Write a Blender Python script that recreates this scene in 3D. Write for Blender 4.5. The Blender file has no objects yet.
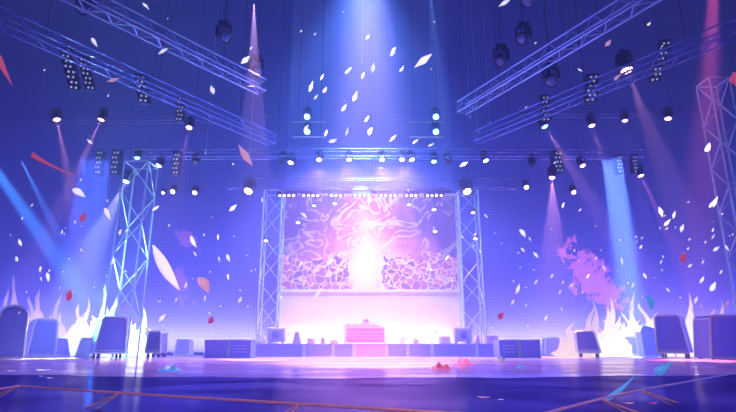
import bpy, bmesh, math, random
from mathutils import Vector, Matrix
random.seed(11)
PI = math.pi
S = bpy.context.scene
COL = S.collection

# ------------------------------------------------------------------ camera
F = 525.0                      # focal length in pixels of a 736 x 412 frame
PITCH = math.radians(14.93)
CAM = Vector((0, 0, 0.56))
cd = bpy.data.cameras.new('camera'); cam = bpy.data.objects.new('camera', cd); COL.objects.link(cam)
cam.location = CAM
cam.rotation_euler = (PI/2 + PITCH, 0, 0)
cd.sensor_width = 36; cd.lens = F/736*36; cd.clip_end = 300
S.camera = cam
S.view_settings.view_transform = 'Standard'
S.view_settings.look = 'None'
S.view_settings.exposure = -0.2
S.view_settings.gamma = 1
S.view_settings.use_curve_mapping = False
FW = Vector((0, math.cos(PITCH), math.sin(PITCH)))
UP = Vector((0, -math.sin(PITCH), math.cos(PITCH)))

def ray(px, py):
    return FW + Vector((1, 0, 0))*((px-368)/F) + UP*((206-py)/F)
def P(px, py, Y):              # the place at depth Y seen in that direction
    d = ray(px, py); return CAM + d*(Y/d.y)
def PZ(px, py, Z):             # the place at height Z seen in that direction
    d = ray(px, py); return CAM + d*((Z-CAM.z)/d.z)

# ------------------------------------------------------------------ materials
MATS = {}
def mat(name, base, rough=.5, metal=0.0, emit=None, strength=0.0, var=.18, scale=6.0, bump=.0, alpha=None):
    if name in MATS: return MATS[name]
    m = bpy.data.materials.new(name); m.use_nodes = True
    nt = m.node_tree; b = nt.nodes['Principled BSDF']
    tc = nt.nodes.new('ShaderNodeTexCoord')
    nz = nt.nodes.new('ShaderNodeTexNoise'); nz.inputs['Scale'].default_value = scale; nz.inputs['Detail'].default_value = 4
    nt.links.new(tc.outputs['Object'], nz.inputs['Vector'])
    mx = nt.nodes.new('ShaderNodeMix'); mx.data_type = 'RGBA'
    mx.inputs[6].default_value = (*[c*(1-var) for c in base], 1)
    mx.inputs[7].default_value = (*[min(1, c*(1+var)) for c in base], 1)
    nt.links.new(nz.outputs['Fac'], mx.inputs[0]); nt.links.new(mx.outputs[2], b.inputs['Base Color'])
    b.inputs['Roughness'].default_value = rough; b.inputs['Metallic'].default_value = metal
    if emit:
        b.inputs['Emission Color'].default_value = (*emit, 1); b.inputs['Emission Strength'].default_value = strength
    if bump:
        bp = nt.nodes.new('ShaderNodeBump'); bp.inputs['Strength'].default_value = bump
        nt.links.new(nz.outputs['Fac'], bp.inputs['Height']); nt.links.new(bp.outputs['Normal'], b.inputs['Normal'])
    MATS[name] = m
    return m

def nd(nt, t, **k):
    n = nt.nodes.new(t)
    for a, v in k.items(): setattr(n, a, v)
    return n
def math_node(nt, op, a, b=None, c=None, clamp=False):
    n = nt.nodes.new('ShaderNodeMath'); n.operation = op; n.use_clamp = clamp
    for i, v in enumerate((a, b, c)):
        if v is None: continue
        if isinstance(v, (int, float)): n.inputs[i].default_value = v
        else: nt.links.new(v, n.inputs[i])
    return n.outputs[0]
def mix_col(nt, fac, a, b):
    n = nt.nodes.new('ShaderNodeMix'); n.data_type = 'RGBA'
    for sock, v in ((n.inputs[0], fac), (n.inputs[6], a), (n.inputs[7], b)):
        if isinstance(v, (int, float)): sock.default_value = v
        elif isinstance(v, tuple): sock.default_value = (*v, 1)
        else: nt.links.new(v, sock)
    return n.outputs[2]

TRUSS = mat('truss_metal', (.16, .20, .62), .35, .5)
TRUSSB = mat('truss_metal_bright', (.42, .52, .95), .3, .5)
COPPER = mat('copper_rail', (.98, .46, .42), .35, .1)
DARK = mat('lamp_black', (.025, .03, .14), .4, .1)
CABLE = mat('cable_rubber', (.03, .04, .18), .6)
BLUE = mat('speaker_blue', (.20, .27, .80), .5, .0, bump=.05, scale=30)
BLUED = mat('speaker_deep_blue', (.16, .18, .66), .55, .0)
VIOLET = mat('speaker_violet', (.55, .46, .95), .5)
LILAC = mat('speaker_lilac', (.90, .80, 1.0), .5)
TRIM = mat('trim_and_rim_light', (.95, .93, 1.0), .3)  # white trim; on the stage speakers it paints backlit rims
STEEL = mat('caster_steel', (.35, .4, .8), .3, .4)
RISER = mat('riser_violet', (.32, .27, .86), .4, scale=2)
RISERP = mat('riser_pink', (.80, .34, .78), .4, scale=2)
BOOTHP = mat('booth_pink', (.85, .34, .80), .4, scale=2)
WHITE_L = mat('lens_white', (1, 1, 1), .2, 0, (1, .90, 1), 6)
PINK_L = mat('lens_pink', (1, .8, .85), .2, 0, (1, .52, .66), 6)
CYAN_L = mat('lens_cyan', (.5, .8, 1), .2, 0, (.25, .6, 1), 5)
DOT_L = mat('lens_small', (.8, .85, 1), .2, 0, (.55, .62, 1), .55)
C_WHITE = mat('confetti_white_glow', (.97, .95, .99), .35, 0, (.95, .85, 1), .95)  # emission added to the flakes, all but yellow, to brighten them in dark air
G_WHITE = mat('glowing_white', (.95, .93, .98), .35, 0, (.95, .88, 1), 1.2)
C_CREAM = mat('confetti_cream_glow', (.98, .86, .78), .35, 0, (1, .82, .68), 2.4)
C_PINK = mat('confetti_pink_glow', (.98, .55, .62), .35, 0, (1, .45, .55), .5)
C_RED = mat('confetti_red_glow', (.95, .14, .22), .35, 0, (1, .12, .22), .4)
C_CYAN = mat('confetti_cyan_glow', (.16, .62, .98), .35, 0, (.10, .5, 1), .35)
C_YEL = mat('confetti_yellow', (.98, .86, .50), .35)

# ------------------------------------------------------------------ geometry helpers
class MB:
    def __init__(s): s.bm = bmesh.new()
    def box(s, c, d, rot=None, bev=0.0):
        r = bmesh.ops.create_cube(s.bm, size=1)
        vs = r['verts']
        bmesh.ops.scale(s.bm, vec=Vector(d), verts=vs)
        if bev:
            es = list({e for v in vs for e in v.link_edges})
            rr = bmesh.ops.bevel(s.bm, geom=es, offset=bev, segments=2, affect='EDGES', profile=.6)
            vs = list({v for f in rr['faces'] for v in f.verts} | {v for v in vs if v.is_valid})
        if rot is not None: bmesh.ops.transform(s.bm, matrix=rot.to_4x4(), verts=vs)
        bmesh.ops.translate(s.bm, vec=Vector(c), verts=vs)
        return s
    def tube(s, p, q, r, n=6, r2=None):
        p = Vector(p); q = Vector(q); d = q-p
        rot = d.to_track_quat('Z', 'Y').to_matrix().to_4x4()
        M = Matrix.Translation((p+q)/2) @ rot
        bmesh.ops.create_cone(s.bm, cap_ends=True, segments=n, radius1=r, radius2=r if r2 is None else r2, depth=d.length, matrix=M)
        return s
    def lathe(s, prof, n=16, M=Matrix()):          # profile of (radius, z)
        rings = []
        for r, z in prof:
            rings.append([s.bm.verts.new(M @ Vector((r*math.cos(2*PI*k/n), r*math.sin(2*PI*k/n), z))) for k in range(n)])
        for a, b in zip(rings, rings[1:]):
            for k in range(n):
                s.bm.faces.new((a[k], a[(k+1) % n], b[(k+1) % n], b[k]))
        s.bm.faces.new(list(reversed(rings[0]))); s.bm.faces.new(rings[-1])
        return s
    def prism(s, pts, y0, y1, bev=0.0):            # outline in x,z pushed from y0 to y1
        a = [s.bm.verts.new((x, y0, z)) for x, z in pts]
        b = [s.bm.verts.new((x, y1, z)) for x, z in pts]
        n = len(pts); fs = [s.bm.faces.new(a), s.bm.faces.new(list(reversed(b)))]
        for k in range(n): fs.append(s.bm.faces.new((a[(k+1) % n], a[k], b[k], b[(k+1) % n])))
        bmesh.ops.recalc_face_normals(s.bm, faces=fs)
        if bev:
            es = list({e for f in fs for e in f.edges})
            bmesh.ops.bevel(s.bm, geom=es, offset=bev, segments=2, affect='EDGES', profile=.6)
        return s
    def transform(s, M): bmesh.ops.transform(s.bm, matrix=M, verts=s.bm.verts[:]); return s
    def build(s, name, m, parent=None, smooth=False, label=None):
        bmesh.ops.recalc_face_normals(s.bm, faces=s.bm.faces[:])
        me = bpy.data.meshes.new(name); s.bm.to_mesh(me); s.bm.free()
        me.materials.append(m)
        if smooth: me.polygons.foreach_set('use_smooth', [True]*len(me.polygons))
        o = bpy.data.objects.new(name, me); COL.objects.link(o)
        if parent: o.parent = parent
        if label: o['label'] = label
        return o
def tag(o, label, cat, group=None, kind=None):
    o['label'] = label; o['category'] = cat
    if group: o['group'] = group
    if kind: o['kind'] = kind
    return o
def thing(name, label, cat, loc=(0, 0, 0), rz=0, group=None):
    o = bpy.data.objects.new(name, None); COL.objects.link(o); o.empty_display_size = .2
    o.location = loc; o.rotation_euler = (0, 0, rz)
    return tag(o, label, cat, group)
def copy_tree(o, parent=None):
    c = o.copy(); COL.objects.link(c)
    if parent: c.parent = parent
    for ch in list(o.children): copy_tree(ch, c)
    return c
def struct(name, mb, m, **k):
    o = mb.build(name, m, **k); o['kind'] = 'structure'; return o

# ------------------------------------------------------------------ lights
def aim(o, d): o.rotation_euler = Vector(d).to_track_quat('-Z', 'Y').to_euler()
def spot(loc, target, col, power, deg, blend=.3, r=.08, parent=None):
    l = bpy.data.lights.new('spot_light', 'SPOT'); l.color = col; l.energy = power
    l.spot_size = math.radians(deg); l.spot_blend = blend; l.shadow_soft_size = r
    o = bpy.data.objects.new('spot_light', l); COL.objects.link(o); o.location = loc
    aim(o, Vector(target)-Vector(loc)); return o
def area(loc, target, col, power, sx, sy, spread=180):
    l = bpy.data.lights.new('area_light', 'AREA'); l.color = col; l.energy = power
    l.shape = 'RECTANGLE'; l.size = sx; l.size_y = sy; l.spread = math.radians(spread)
    o = bpy.data.objects.new('area_light', l); COL.objects.link(o); o.location = loc
    aim(o, Vector(target)-Vector(loc)); return o

# ------------------------------------------------------------------ world and haze
HAZE = .016
w = bpy.data.worlds.new('arena_air'); S.world = w; w.use_nodes = True
nt = w.node_tree
nt.nodes['Background'].inputs[0].default_value = (.004, .006, .06, 1)
nt.nodes['Background'].inputs[1].default_value = 1
vs = nd(nt, 'ShaderNodeVolumeScatter'); vs.inputs['Color'].default_value = (.40, .47, 1, 1)
vs.inputs['Density'].default_value = HAZE; vs.inputs['Anisotropy'].default_value = .15
nt.links.new(vs.outputs[0], nt.nodes['World Output'].inputs['Volume'])

# ------------------------------------------------------------------ the setting
def deck_mat(name, base, rough, gloss, sx, sy, bump, tint=(.88, .85, 1)):
    m = bpy.data.materials.new(name); m.use_nodes = True; nt = m.node_tree
    nt.nodes.remove(nt.nodes['Principled BSDF']); out = nt.nodes['Material Output']
    tc = nd(nt, 'ShaderNodeTexCoord'); mp = nd(nt, 'ShaderNodeMapping'); mp.inputs['Scale'].default_value = (sx, sy, 1)
    nt.links.new(tc.outputs['Object'], mp.inputs[0])
    nz = nd(nt, 'ShaderNodeTexNoise'); nz.inputs['Scale'].default_value = 1; nz.inputs['Detail'].default_value = 3; nz.inputs['Distortion'].default_value = .6
    nt.links.new(mp.outputs[0], nz.inputs['Vector'])
    bp = nd(nt, 'ShaderNodeBump'); bp.inputs['Strength'].default_value = bump; bp.inputs['Distance'].default_value = .02
    nt.links.new(nz.outputs['Fac'], bp.inputs['Height'])
    df = nd(nt, 'ShaderNodeBsdfDiffuse'); gl = nd(nt, 'ShaderNodeBsdfGlossy'); gl.inputs['Roughness'].default_value = rough
    nt.links.new(mix_col(nt, nz.outputs['Fac'], tuple(c*.7 for c in base), tuple(min(1, c*1.3) for c in base)), df.inputs[0])
    gl.inputs['Color'].default_value = (*tint, 1)
    nt.links.new(bp.outputs[0], gl.inputs['Normal'])
    ms = nd(nt, 'ShaderNodeMixShader')
    # streaks across the deck have less gloss
    rp = nd(nt, 'ShaderNodeMapRange'); rp.inputs[1].default_value = .38; rp.inputs[2].default_value = .62
    rp.inputs[3].default_value = gloss*.35; rp.inputs[4].default_value = gloss
    nt.links.new(nz.outputs['Fac'], rp.inputs[0]); nt.links.new(rp.outputs[0], ms.inputs[0])
    nt.links.new(df.outputs[0], ms.inputs[1]); nt.links.new(gl.outputs[0], ms.inputs[2])
    nt.links.new(ms.outputs[0], out.inputs[0])
    return m
DECK = deck_mat('polished_deck', (.62, .50, .88), .10, .74, .09, .75, .09)
APRON = deck_mat('polished_apron', (.012, .02, .34), .16, .28, .35, .5, .05, (.75, .60, 1))
NAVY = mat('wall_navy', (.05, .06, .40), .9, scale=1.5)
CEIL = mat('ceiling_navy', (.02, .03, .22), .95, scale=1.0)
XW, YB, ZC = 30.0, 37.0, 36.0
# stage deck with a gently bowed front edge, a hand's breadth above the apron
def lip(x): return 10.0+2.6*min(1, abs(x)/12)**1.6+.16*math.sin(x*1.7)+.10*math.sin(x*3.9+1)
pts = [(-XW+XW*k/60, lip(-XW+XW*k/60)) for k in range(0, 121)] + [(XW, YB), (-XW, YB)]
mb = MB(); a = [mb.bm.verts.new((x, y, 0)) for x, y in pts]; b = [mb.bm.verts.new((x, y, -.25)) for x, y in pts]
mb.bm.faces.new(a)
for k in range(len(pts)):
    j = (k+1) % len(pts); mb.bm.faces.new((a[j], a[k], b[k], b[j]))
struct('floor', mb, DECK)
struct('floor_apron', MB().box((0, 4.5, -.055), (2*XW, 23, .1)), APRON)
struct('wall_back', MB().box((0, YB+.15, ZC/2), (2*XW, .3, ZC)), NAVY)
struct('wall_left', MB().box((-XW-.15, 15, ZC/2), (.3, 45, ZC)), NAVY)
struct('wall_right', MB().box((XW+.15, 15, ZC/2), (.3, 45, ZC)), NAVY)
struct('ceiling', MB().box((0, 15, ZC+.15), (2*XW, 45, .3)), CEIL)

# ------------------------------------------------------------------ back-wall LED mesh panels
def led_mat(name, back, dot, dot_s, patches, x0, x1, pitch=.32, pink=(1, .25, .55)):
    x_mid = (P(x0, 260, 36.6).x+P(x1, 260, 36.6).x)/2
    m = bpy.data.materials.new(name); m.use_nodes = True; nt = m.node_tree; b = nt.nodes['Principled BSDF']
    tc = nd(nt, 'ShaderNodeTexCoord'); sp = nd(nt, 'ShaderNodeSeparateXYZ'); nt.links.new(tc.outputs['Object'], sp.inputs[0])
    x, z = sp.outputs[0], sp.outputs[2]
    u = math_node(nt, 'MULTIPLY', math_node(nt, 'ADD', x, z), .7071*2*PI/pitch)
    v = math_node(nt, 'MULTIPLY', math_node(nt, 'SUBTRACT', x, z), .7071*2*PI/pitch)
    dm = math_node(nt, 'MULTIPLY', math_node(nt, 'SINE', u), math_node(nt, 'SINE', v))
    dots = math_node(nt, 'MULTIPLY_ADD', dm, .5, .5, clamp=True)
    nz = nd(nt, 'ShaderNodeTexNoise'); nz.inputs['Scale'].default_value = .55; nz.inputs['Detail'].default_value = 5; nz.inputs['Roughness'].default_value = .65
    nt.links.new(tc.outputs['Object'], nz.inputs['Vector'])
    nt.links.new(mix_col(nt, dots, back, tuple(min(1, c*2.0) for c in back)), b.inputs['Base Color'])
    b.inputs['Roughness'].default_value = .6
    # picture shown on the panel: pixel mesh, with pink leafy patches
    mask = None
    for (ppx, ppy, r, thr) in patches:
        q = P(ppx, ppy, 36.6); cx = q.x-x_mid; cz = q.z
        dx = math_node(nt, 'SUBTRACT', x, cx); dz = math_node(nt, 'SUBTRACT', z, cz)
        # clumps lean along the diagonal
        dd = math_node(nt, 'ADD', math_node(nt, 'POWER', math_node(nt, 'ABSOLUTE', math_node(nt, 'ADD', dx, math_node(nt, 'MULTIPLY', dz, .55))), 2.0),
                       math_node(nt, 'MULTIPLY', math_node(nt, 'POWER', math_node(nt, 'ABSOLUTE', dz), 2.0), .5))
        fall = math_node(nt, 'SUBTRACT', 1.0, math_node(nt, 'DIVIDE', math_node(nt, 'SQRT', dd), r))
        nn = nd(nt, 'ShaderNodeTexNoise'); nn.inputs['Scale'].default_value = 1.1; nn.inputs['Detail'].default_value = 6; nn.inputs['Roughness'].default_value = .7
        nt.links.new(tc.outputs['Object'], nn.inputs['Vector'])
        k = math_node(nt, 'ADD', math_node(nt, 'MULTIPLY', fall, .45), nn.outputs['Fac'])
        mm = nd(nt, 'ShaderNodeMapRange'); mm.inputs[1].default_value = thr; mm.inputs[2].default_value = thr+.05
        nt.links.new(k, mm.inputs[0])
        mask = mm.outputs[0] if mask is None else math_node(nt, 'MAXIMUM', mask, mm.outputs[0])
    base_e = mix_col(nt, dots, tuple(c*.12 for c in dot), tuple(c*1.7 for c in dot))
    mott = mix_col(nt, nz.outputs['Fac'], tuple(c*.55 for c in (.9, .9, .9)), (1, 1, 1))
    mul = nd(nt, 'ShaderNodeMix', data_type='RGBA', blend_type='MULTIPLY'); mul.inputs[0].default_value = 1
    nt.links.new(base_e, mul.inputs[6]); nt.links.new(mott, mul.inputs[7])
    e = mul.outputs[2] if mask is None else mix_col(nt, mask, mul.outputs[2], pink)
    nt.links.new(e, b.inputs['Emission Color']); b.inputs['Emission Strength'].default_value = dot_s
    return m
def led_panel(label, x0, y0, x1, y1, Y, m, group='mesh panels of the back wall'):
    A = P(x0, y1, Y); B = P(x1, y0, Y)
    p0 = Vector((P(x0, 260, Y).x, Y, max(.02, A.z))); p1 = Vector((P(x1, 260, Y).x, Y, min(ZC-.3, B.z)))
    c = Vector(((p0.x+p1.x)/2, Y, p0.z))
    t = thing('led_wall_panel', label, 'screen', c, 0, group)
    W, H = p1.x-p0.x, p1.z-p0.z
    MB().box((0, 0, H/2), (W, .12, H)).build('screen', m, t)
    f = MB(); r = .06
    for s in (-1, 1):
        f.box((s*(W/2-.05), .09, H/2), (r, .06, H)); f.box((0, .09, H/2+s*(H/2-.05)), (W, .06, r))
    f.build('frame', TRUSS, t)
    return t, W, H
LEDL = led_mat('led_left', (.08, .11, .52), (.035, .06, .55), .28, [(178, 285, 2.2, .80), (186, 240, 2.0, .82)], -60, 283, pink=(.8, .22, 1.2))
LEDR = led_mat('led_right', (.08, .11, .52), (.035, .06, .55), .28, [(592, 281, 3.4, .74)], 455, 796, pink=(2.1, .5, 1.7))
LEDC = led_mat('led_centre', (.10, .14, .6), (.05, .09, .62), .5, [], 283.6, 454.4)
led_panel('dim blue mesh LED wall left of the centre screen, between the lattice towers and the left edge', -60, -70, 283, 352, 36.6, LEDL)
led_panel('blue mesh LED wall with pink leafy blotches right of the centre screen', 455, -70, 796, 352, 36.6, LEDR)
led_panel('blue diamond-mesh scrim hanging high above the centre screen', 283.1, -70, 454.9, 189, 36.6, LEDC)

# ------------------------------------------------------------------ centre screen
YS = 34.0
def px_w(a, b, Y, y=300): return P(b, y, Y).x - P(a, y, Y).x
def screen_mat(W, H):
    m = bpy.data.materials.new('screen_picture'); m.use_nodes = True; nt = m.node_tree; b = nt.nodes['Principled BSDF']
    b.inputs['Base Color'].default_value = (.02, .02, .05, 1); b.inputs['Roughness'].default_value = .5
    tc = nd(nt, 'ShaderNodeTexCoord'); sp = nd(nt, 'ShaderNodeSeparateXYZ'); nt.links.new(tc.outputs['Object'], sp.inputs[0])
    u = math_node(nt, 'DIVIDE', sp.outputs[0], W/2)          # -1..1
    v = math_node(nt, 'DIVIDE', sp.outputs[2], H)            # 0..1
    au = math_node(nt, 'ABSOLUTE', math_node(nt, 'ADD', u, .06))
    nz = nd(nt, 'ShaderNodeTexNoise'); nz.inputs['Scale'].default_value = .6; nz.inputs['Detail'].default_value = 5; nz.inputs['Distortion'].default_value = .8
    nt.links.new(tc.outputs['Object'], nz.inputs['Vector'])
    # violet edges, pink middle, white heart
    au2 = math_node(nt, 'ADD', au, math_node(nt, 'MULTIPLY', math_node(nt, 'SUBTRACT', nz.outputs['Fac'], .5), .7))
    vt = math_node(nt, 'MULTIPLY', math_node(nt, 'ABSOLUTE', math_node(nt, 'SUBTRACT', v, .28)), .75)
    rr = math_node(nt, 'ADD', au2, vt)
    cr = nd(nt, 'ShaderNodeValToRGB'); nt.links.new(rr, cr.inputs[0])
    el = cr.color_ramp.elements
    el[0].position = .10; el[0].color = (1.0, .95, 1, 1)
    el[1].position = 1.0; el[1].color = (.10, .07, .60, 1)
    e = el.new(.26); e.color = (1, .70, .96, 1)
    e = el.new(.55); e.color = (.66, .20, .80, 1)
    # white smoke ribbons
    n2 = nd(nt, 'ShaderNodeTexNoise'); n2.inputs['Scale'].default_value = .5; n2.inputs['Detail'].default_value = 3; n2.inputs['Distortion'].default_value = 1.6
    nt.links.new(tc.outputs['Object'], n2.inputs['Vector'])
    rib = math_node(nt, 'ABSOLUTE', math_node(nt, 'SUBTRACT', n2.outputs['Fac'], .52))
    rm = nd(nt, 'ShaderNodeMapRange'); rm.inputs[1].default_value = .035; rm.inputs[2].default_value = .010
    nt.links.new(rib, rm.inputs[0])
    ribm = math_node(nt, 'MULTIPLY', rm.outputs[0], math_node(nt, 'SUBTRACT', 1.0, math_node(nt, 'MULTIPLY', au, .75)))
    c1 = mix_col(nt, math_node(nt, 'MULTIPLY', ribm, .75), cr.outputs[0], (1, .93, 1))
    # crowd of dark blobs with glowing rims, lower two fifths, gap in the middle
    vo = nd(nt, 'ShaderNodeTexVoronoi', feature='DISTANCE_TO_EDGE'); vo.inputs['Scale'].default_value = 2.3
    dn = nd(nt, 'ShaderNodeTexNoise'); dn.inputs['Scale'].default_value = 1.5; nt.links.new(tc.outputs['Object'], dn.inputs['Vector'])
    va = nd(nt, 'ShaderNodeVectorMath', operation='MULTIPLY_ADD'); nt.links.new(dn.outputs['Color'], va.inputs[0])
    va.inputs[1].default_value = (.9, .0, .9); nt.links.new(tc.outputs['Object'], va.inputs[2])
    nt.links.new(va.outputs[0], vo.inputs['Vector'])
    blob = nd(nt, 'ShaderNodeMapRange'); blob.inputs[1].default_value = .05; blob.inputs[2].default_value = .10
    nt.links.new(vo.outputs['Distance'], blob.inputs[0])
    vc = nd(nt, 'ShaderNodeTexVoronoi'); vc.inputs['Scale'].default_value = 2.3; nt.links.new(va.outputs[0], vc.inputs['Vector'])
    sc = nd(nt, 'ShaderNodeSeparateColor'); nt.links.new(vc.outputs['Color'], sc.inputs[0])
    bc = mix_col(nt, sc.outputs[0], (.24, .08, .56), (.62, .20, .74))
    top = math_node(nt, 'ADD', .33, math_node(nt, 'MULTIPLY', math_node(nt, 'SUBTRACT', dn.outputs['Fac'], .5), .35))
    inside = math_node(nt, 'LESS_THAN', v, top)
    side = math_node(nt, 'GREATER_THAN', math_node(nt, 'ABSOLUTE', math_node(nt, 'ADD', u, .06)), math_node(nt, 'ADD', .08, math_node(nt, 'MULTIPLY', dn.outputs['Fac'], .22)))
    km = math_node(nt, 'MULTIPLY', math_node(nt, 'MULTIPLY', inside, side), blob.outputs[0])
    c2 = mix_col(nt, math_node(nt, 'MULTIPLY', math_node(nt, 'MULTIPLY', inside, side), .6), c1, (1, .86, 1))
    c3 = mix_col(nt, km, c2, bc)
    nt.links.new(c3, b.inputs['Emission Color']); b.inputs['Emission Strength'].default_value = 1.25
    return m
A = P(282, 290, YS); B = P(456, 196, YS)
W, H = B.x-A.x, B.z-A.z
t = thing('stage_screen', 'bright pink video screen showing a crowd and white smoke, centre of the stage', 'screen', ((A.x+B.x)/2, YS, A.z))
MB().box((0, 0, H/2), (W, .2, H)).build('screen', screen_mat(W, H), t)
f = MB()
f.box((0, -.08, -.05), (W+.2, .3, .14)); f.box((0, -.08, H+.05), (W+.2, .3, .14))
for s in (-1, 1): f.box((s*(W/2+.07), -.08, H/2), (.12, .3, H))
f.build('frame', TRIM, t)
# white fascia panel under the screen
A2 = P(283, 341, YS)
H2 = A.z-.14
t = thing('fascia_panel', 'plain pale panel under the pink screen behind the booth', 'panel', (A.x+W/2, YS, 0))
MB().box((0, 0, H2/2), (W, .24, H2)).build('panel', mat('fascia_lilac', (.80, .66, .95), .6, scale=.8), t)
for s in (-1, 1): MB().box((s*(W/2+.06), -.06, H2/2), (.1, .32, H2)).build('edge_post', TRIM, t)

# ------------------------------------------------------------------ risers
YR = 30.0
xs = [250, 304, 333, 354, 387, 408, 432, 477, 500]
rl = ['violet stage riser at the left end of the low platform, beside the left subwoofers', 'violet stage riser second from the left end, under the small flight cases',
      'narrow purple stage riser just left of the pink one', 'pink stage riser directly below the booth', 'narrow purple stage riser just right of the pink one',
      'violet stage riser third from the right end of the platform', 'long violet stage riser under the right monitor speaker', 'violet stage riser at the right end of the low platform, beside the right subwoofers']
RH = P(368, 343.3, YR).z
for k in range(8):
    xa = P(xs[k], 350, YR).x; xb = P(xs[k+1], 350, YR).x; wd = xb-xa-.02
    t = thing('stage_riser', rl[k], 'riser', ((xa+xb)/2, YR, 0), 0, 'risers of the low platform')
    MB().box((0, 1.6, RH/2-.03), (wd, 3.2, RH-.06), bev=.02).build('body', RISERP if k == 3 else RISER, t)
    MB().box((0, 1.58, RH-.03), (wd, 3.26, .06), bev=.01).build('deck_top', mat('riser_top', (.6, .5, .95), .35), t)
    for s in (-1, 1): MB().box((s*(wd/2-.04), -.02, RH/2-.03), (.05, .05, RH-.08)).build('edge_strip', TRIM, t)

# ------------------------------------------------------------------ booth and gear on the risers
YD = 30.6
xa = P(343, 335, YD).x; xb = P(387, 335, YD).x; BW = xb-xa; BHt = P(365, 327.2, YD).z-RH
t = thing('dj_booth', 'pink performer booth with white end posts, centre of the low platform', 'booth', ((xa+xb)/2, YD, RH))
MB().box((0, .45, BHt/2), (BW-.3, .9, BHt-.06), bev=.02).build('front_panel', BOOTHP, t)
MB().box((0, .45, BHt-.04), (BW, 1.0, .08), bev=.02).build('tabletop', mat('booth_top', (.9, .5, .88), .3), t)
for s in (-1, 1):
    MB().prism([(s*(BW/2-.16), 0), (s*(BW/2-.02), 0), (s*(BW/2-.10), BHt-.08), (s*(BW/2-.2), BHt-.08)], -.06, .95, .01).build('end_post', TRIM, t)
for k in range(3): MB().box((0, -.02, BHt*(.28+.2*k)), (BW-.45, .03, .025)).build('groove_strip', TRIM, t)
PG = mat('gear_pink', (.80, .50, .88), .4)
PGV = mat('gear_violet', (.45, .34, .85), .4)
zt = RH+BHt
def turntable(px, label):
    p = P(px, 324, YD+.45)
    t = thing('turntable', label, 'turntable', (p.x, YD+.45, zt), 0, 'decks on the booth')
    MB().box((0, 0, .07), (.52, .42, .14), bev=.02).build('body', PG, t)
    MB().lathe([(.19, 0), (.19, .03), (.05, .04), (.03, .10)], 20, Matrix.Translation((-.03, 0, .14))).build('platter', PGV, t)
    MB().tube((.2, .12, .14), (.2, .12, .26), .02).tube((.2, .12, .25), (.06, -.1, .2), .012).build('tone_arm', TRIM, t)
turntable(349.5, 'small deck at the left end of the booth top')
turntable(356.5, 'small deck on the booth top just left of the tall mixer rack')
turntable(375.5, 'small deck on the booth top just right of the tall mixer rack')
p = P(366, 320, YD+.45)
t = thing('mixer_rack', 'tall mixer rack in the middle of the booth top', 'mixer', (p.x, YD+.45, zt))
MB().prism([(-.38, 0), (.38, 0), (.30, .22), (.22, .24), (.16, .50), (-.16, .50), (-.22, .24), (-.30, .22)], -.2, .2, .02).build('body', PG, t)
for k in range(4):
    MB().lathe([(.035, 0), (.035, .06), (.02, .07)], 10, Matrix.Translation((-.24+.16*k, -.2, .12)) @ Matrix.Rotation(PI/2, 4, 'X')).build('knob', TRIM, t)
MB().box((0, -.205, .37), (.24, .02, .14)).build('display', mat('display_dim', (.3, .3, .6), .3), t)
p = P(384, 325, YD+.45)
t = thing('desk_lamp', 'thin gooseneck lamp at the right end of the booth top', 'lamp', (p.x, YD+.45, zt))
MB().lathe([(.08, 0), (.08, .03), (.02, .04)], 12).build('base', PG, t)
MB().tube((0, 0, .03), (-.03, 0, .22), .014).tube((-.03, 0, .22), (-.12, 0, .28), .014).build('neck', PG, t)
MB().tube((-.11, 0, .285), (-.17, 0, .22), .03, 10, .05).build('shade', PG, t)

def monitor(px, label):
    p = P(px, 341, YR+.5)
    t = thing('monitor_speaker', label, 'speaker', (p.x, YR+.5, RH), 0, 'monitor speakers on the platform')
    MB().box((0, .3, .48), (.98, .6, .78), bev=.05).build('cabinet', mat('monitor_violet', (.60, .52, .95), .45), t)
    MB().box((0, -.01, .48), (.84, .04, .64), bev=.015).build('grille', mat('monitor_grille', (.54, .48, .92), .6, bump=.3, scale=60), t)
    M = Matrix.Translation((0, -.03, .48)) @ Matrix.Rotation(PI/2, 4, 'X')
    MB().lathe([(.2, 0), (.22, .02), (.19, .04), (.08, .01), (.05, .03)], 24, M).build('cone', mat('monitor_cone', (.18, .16, .62), .5), t, True)
    for sx in (-1, 1):
        for y in (.08, .52): MB().lathe([(.05, 0), (.04, .1)], 8, Matrix.Translation((sx*.36, y, 0))).build('foot', DARK, t)
monitor(275.5, 'square monitor speaker with round cone on the left of the platform')
monitor(463.5, 'square monitor speaker with round cone on the right of the platform')

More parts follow.
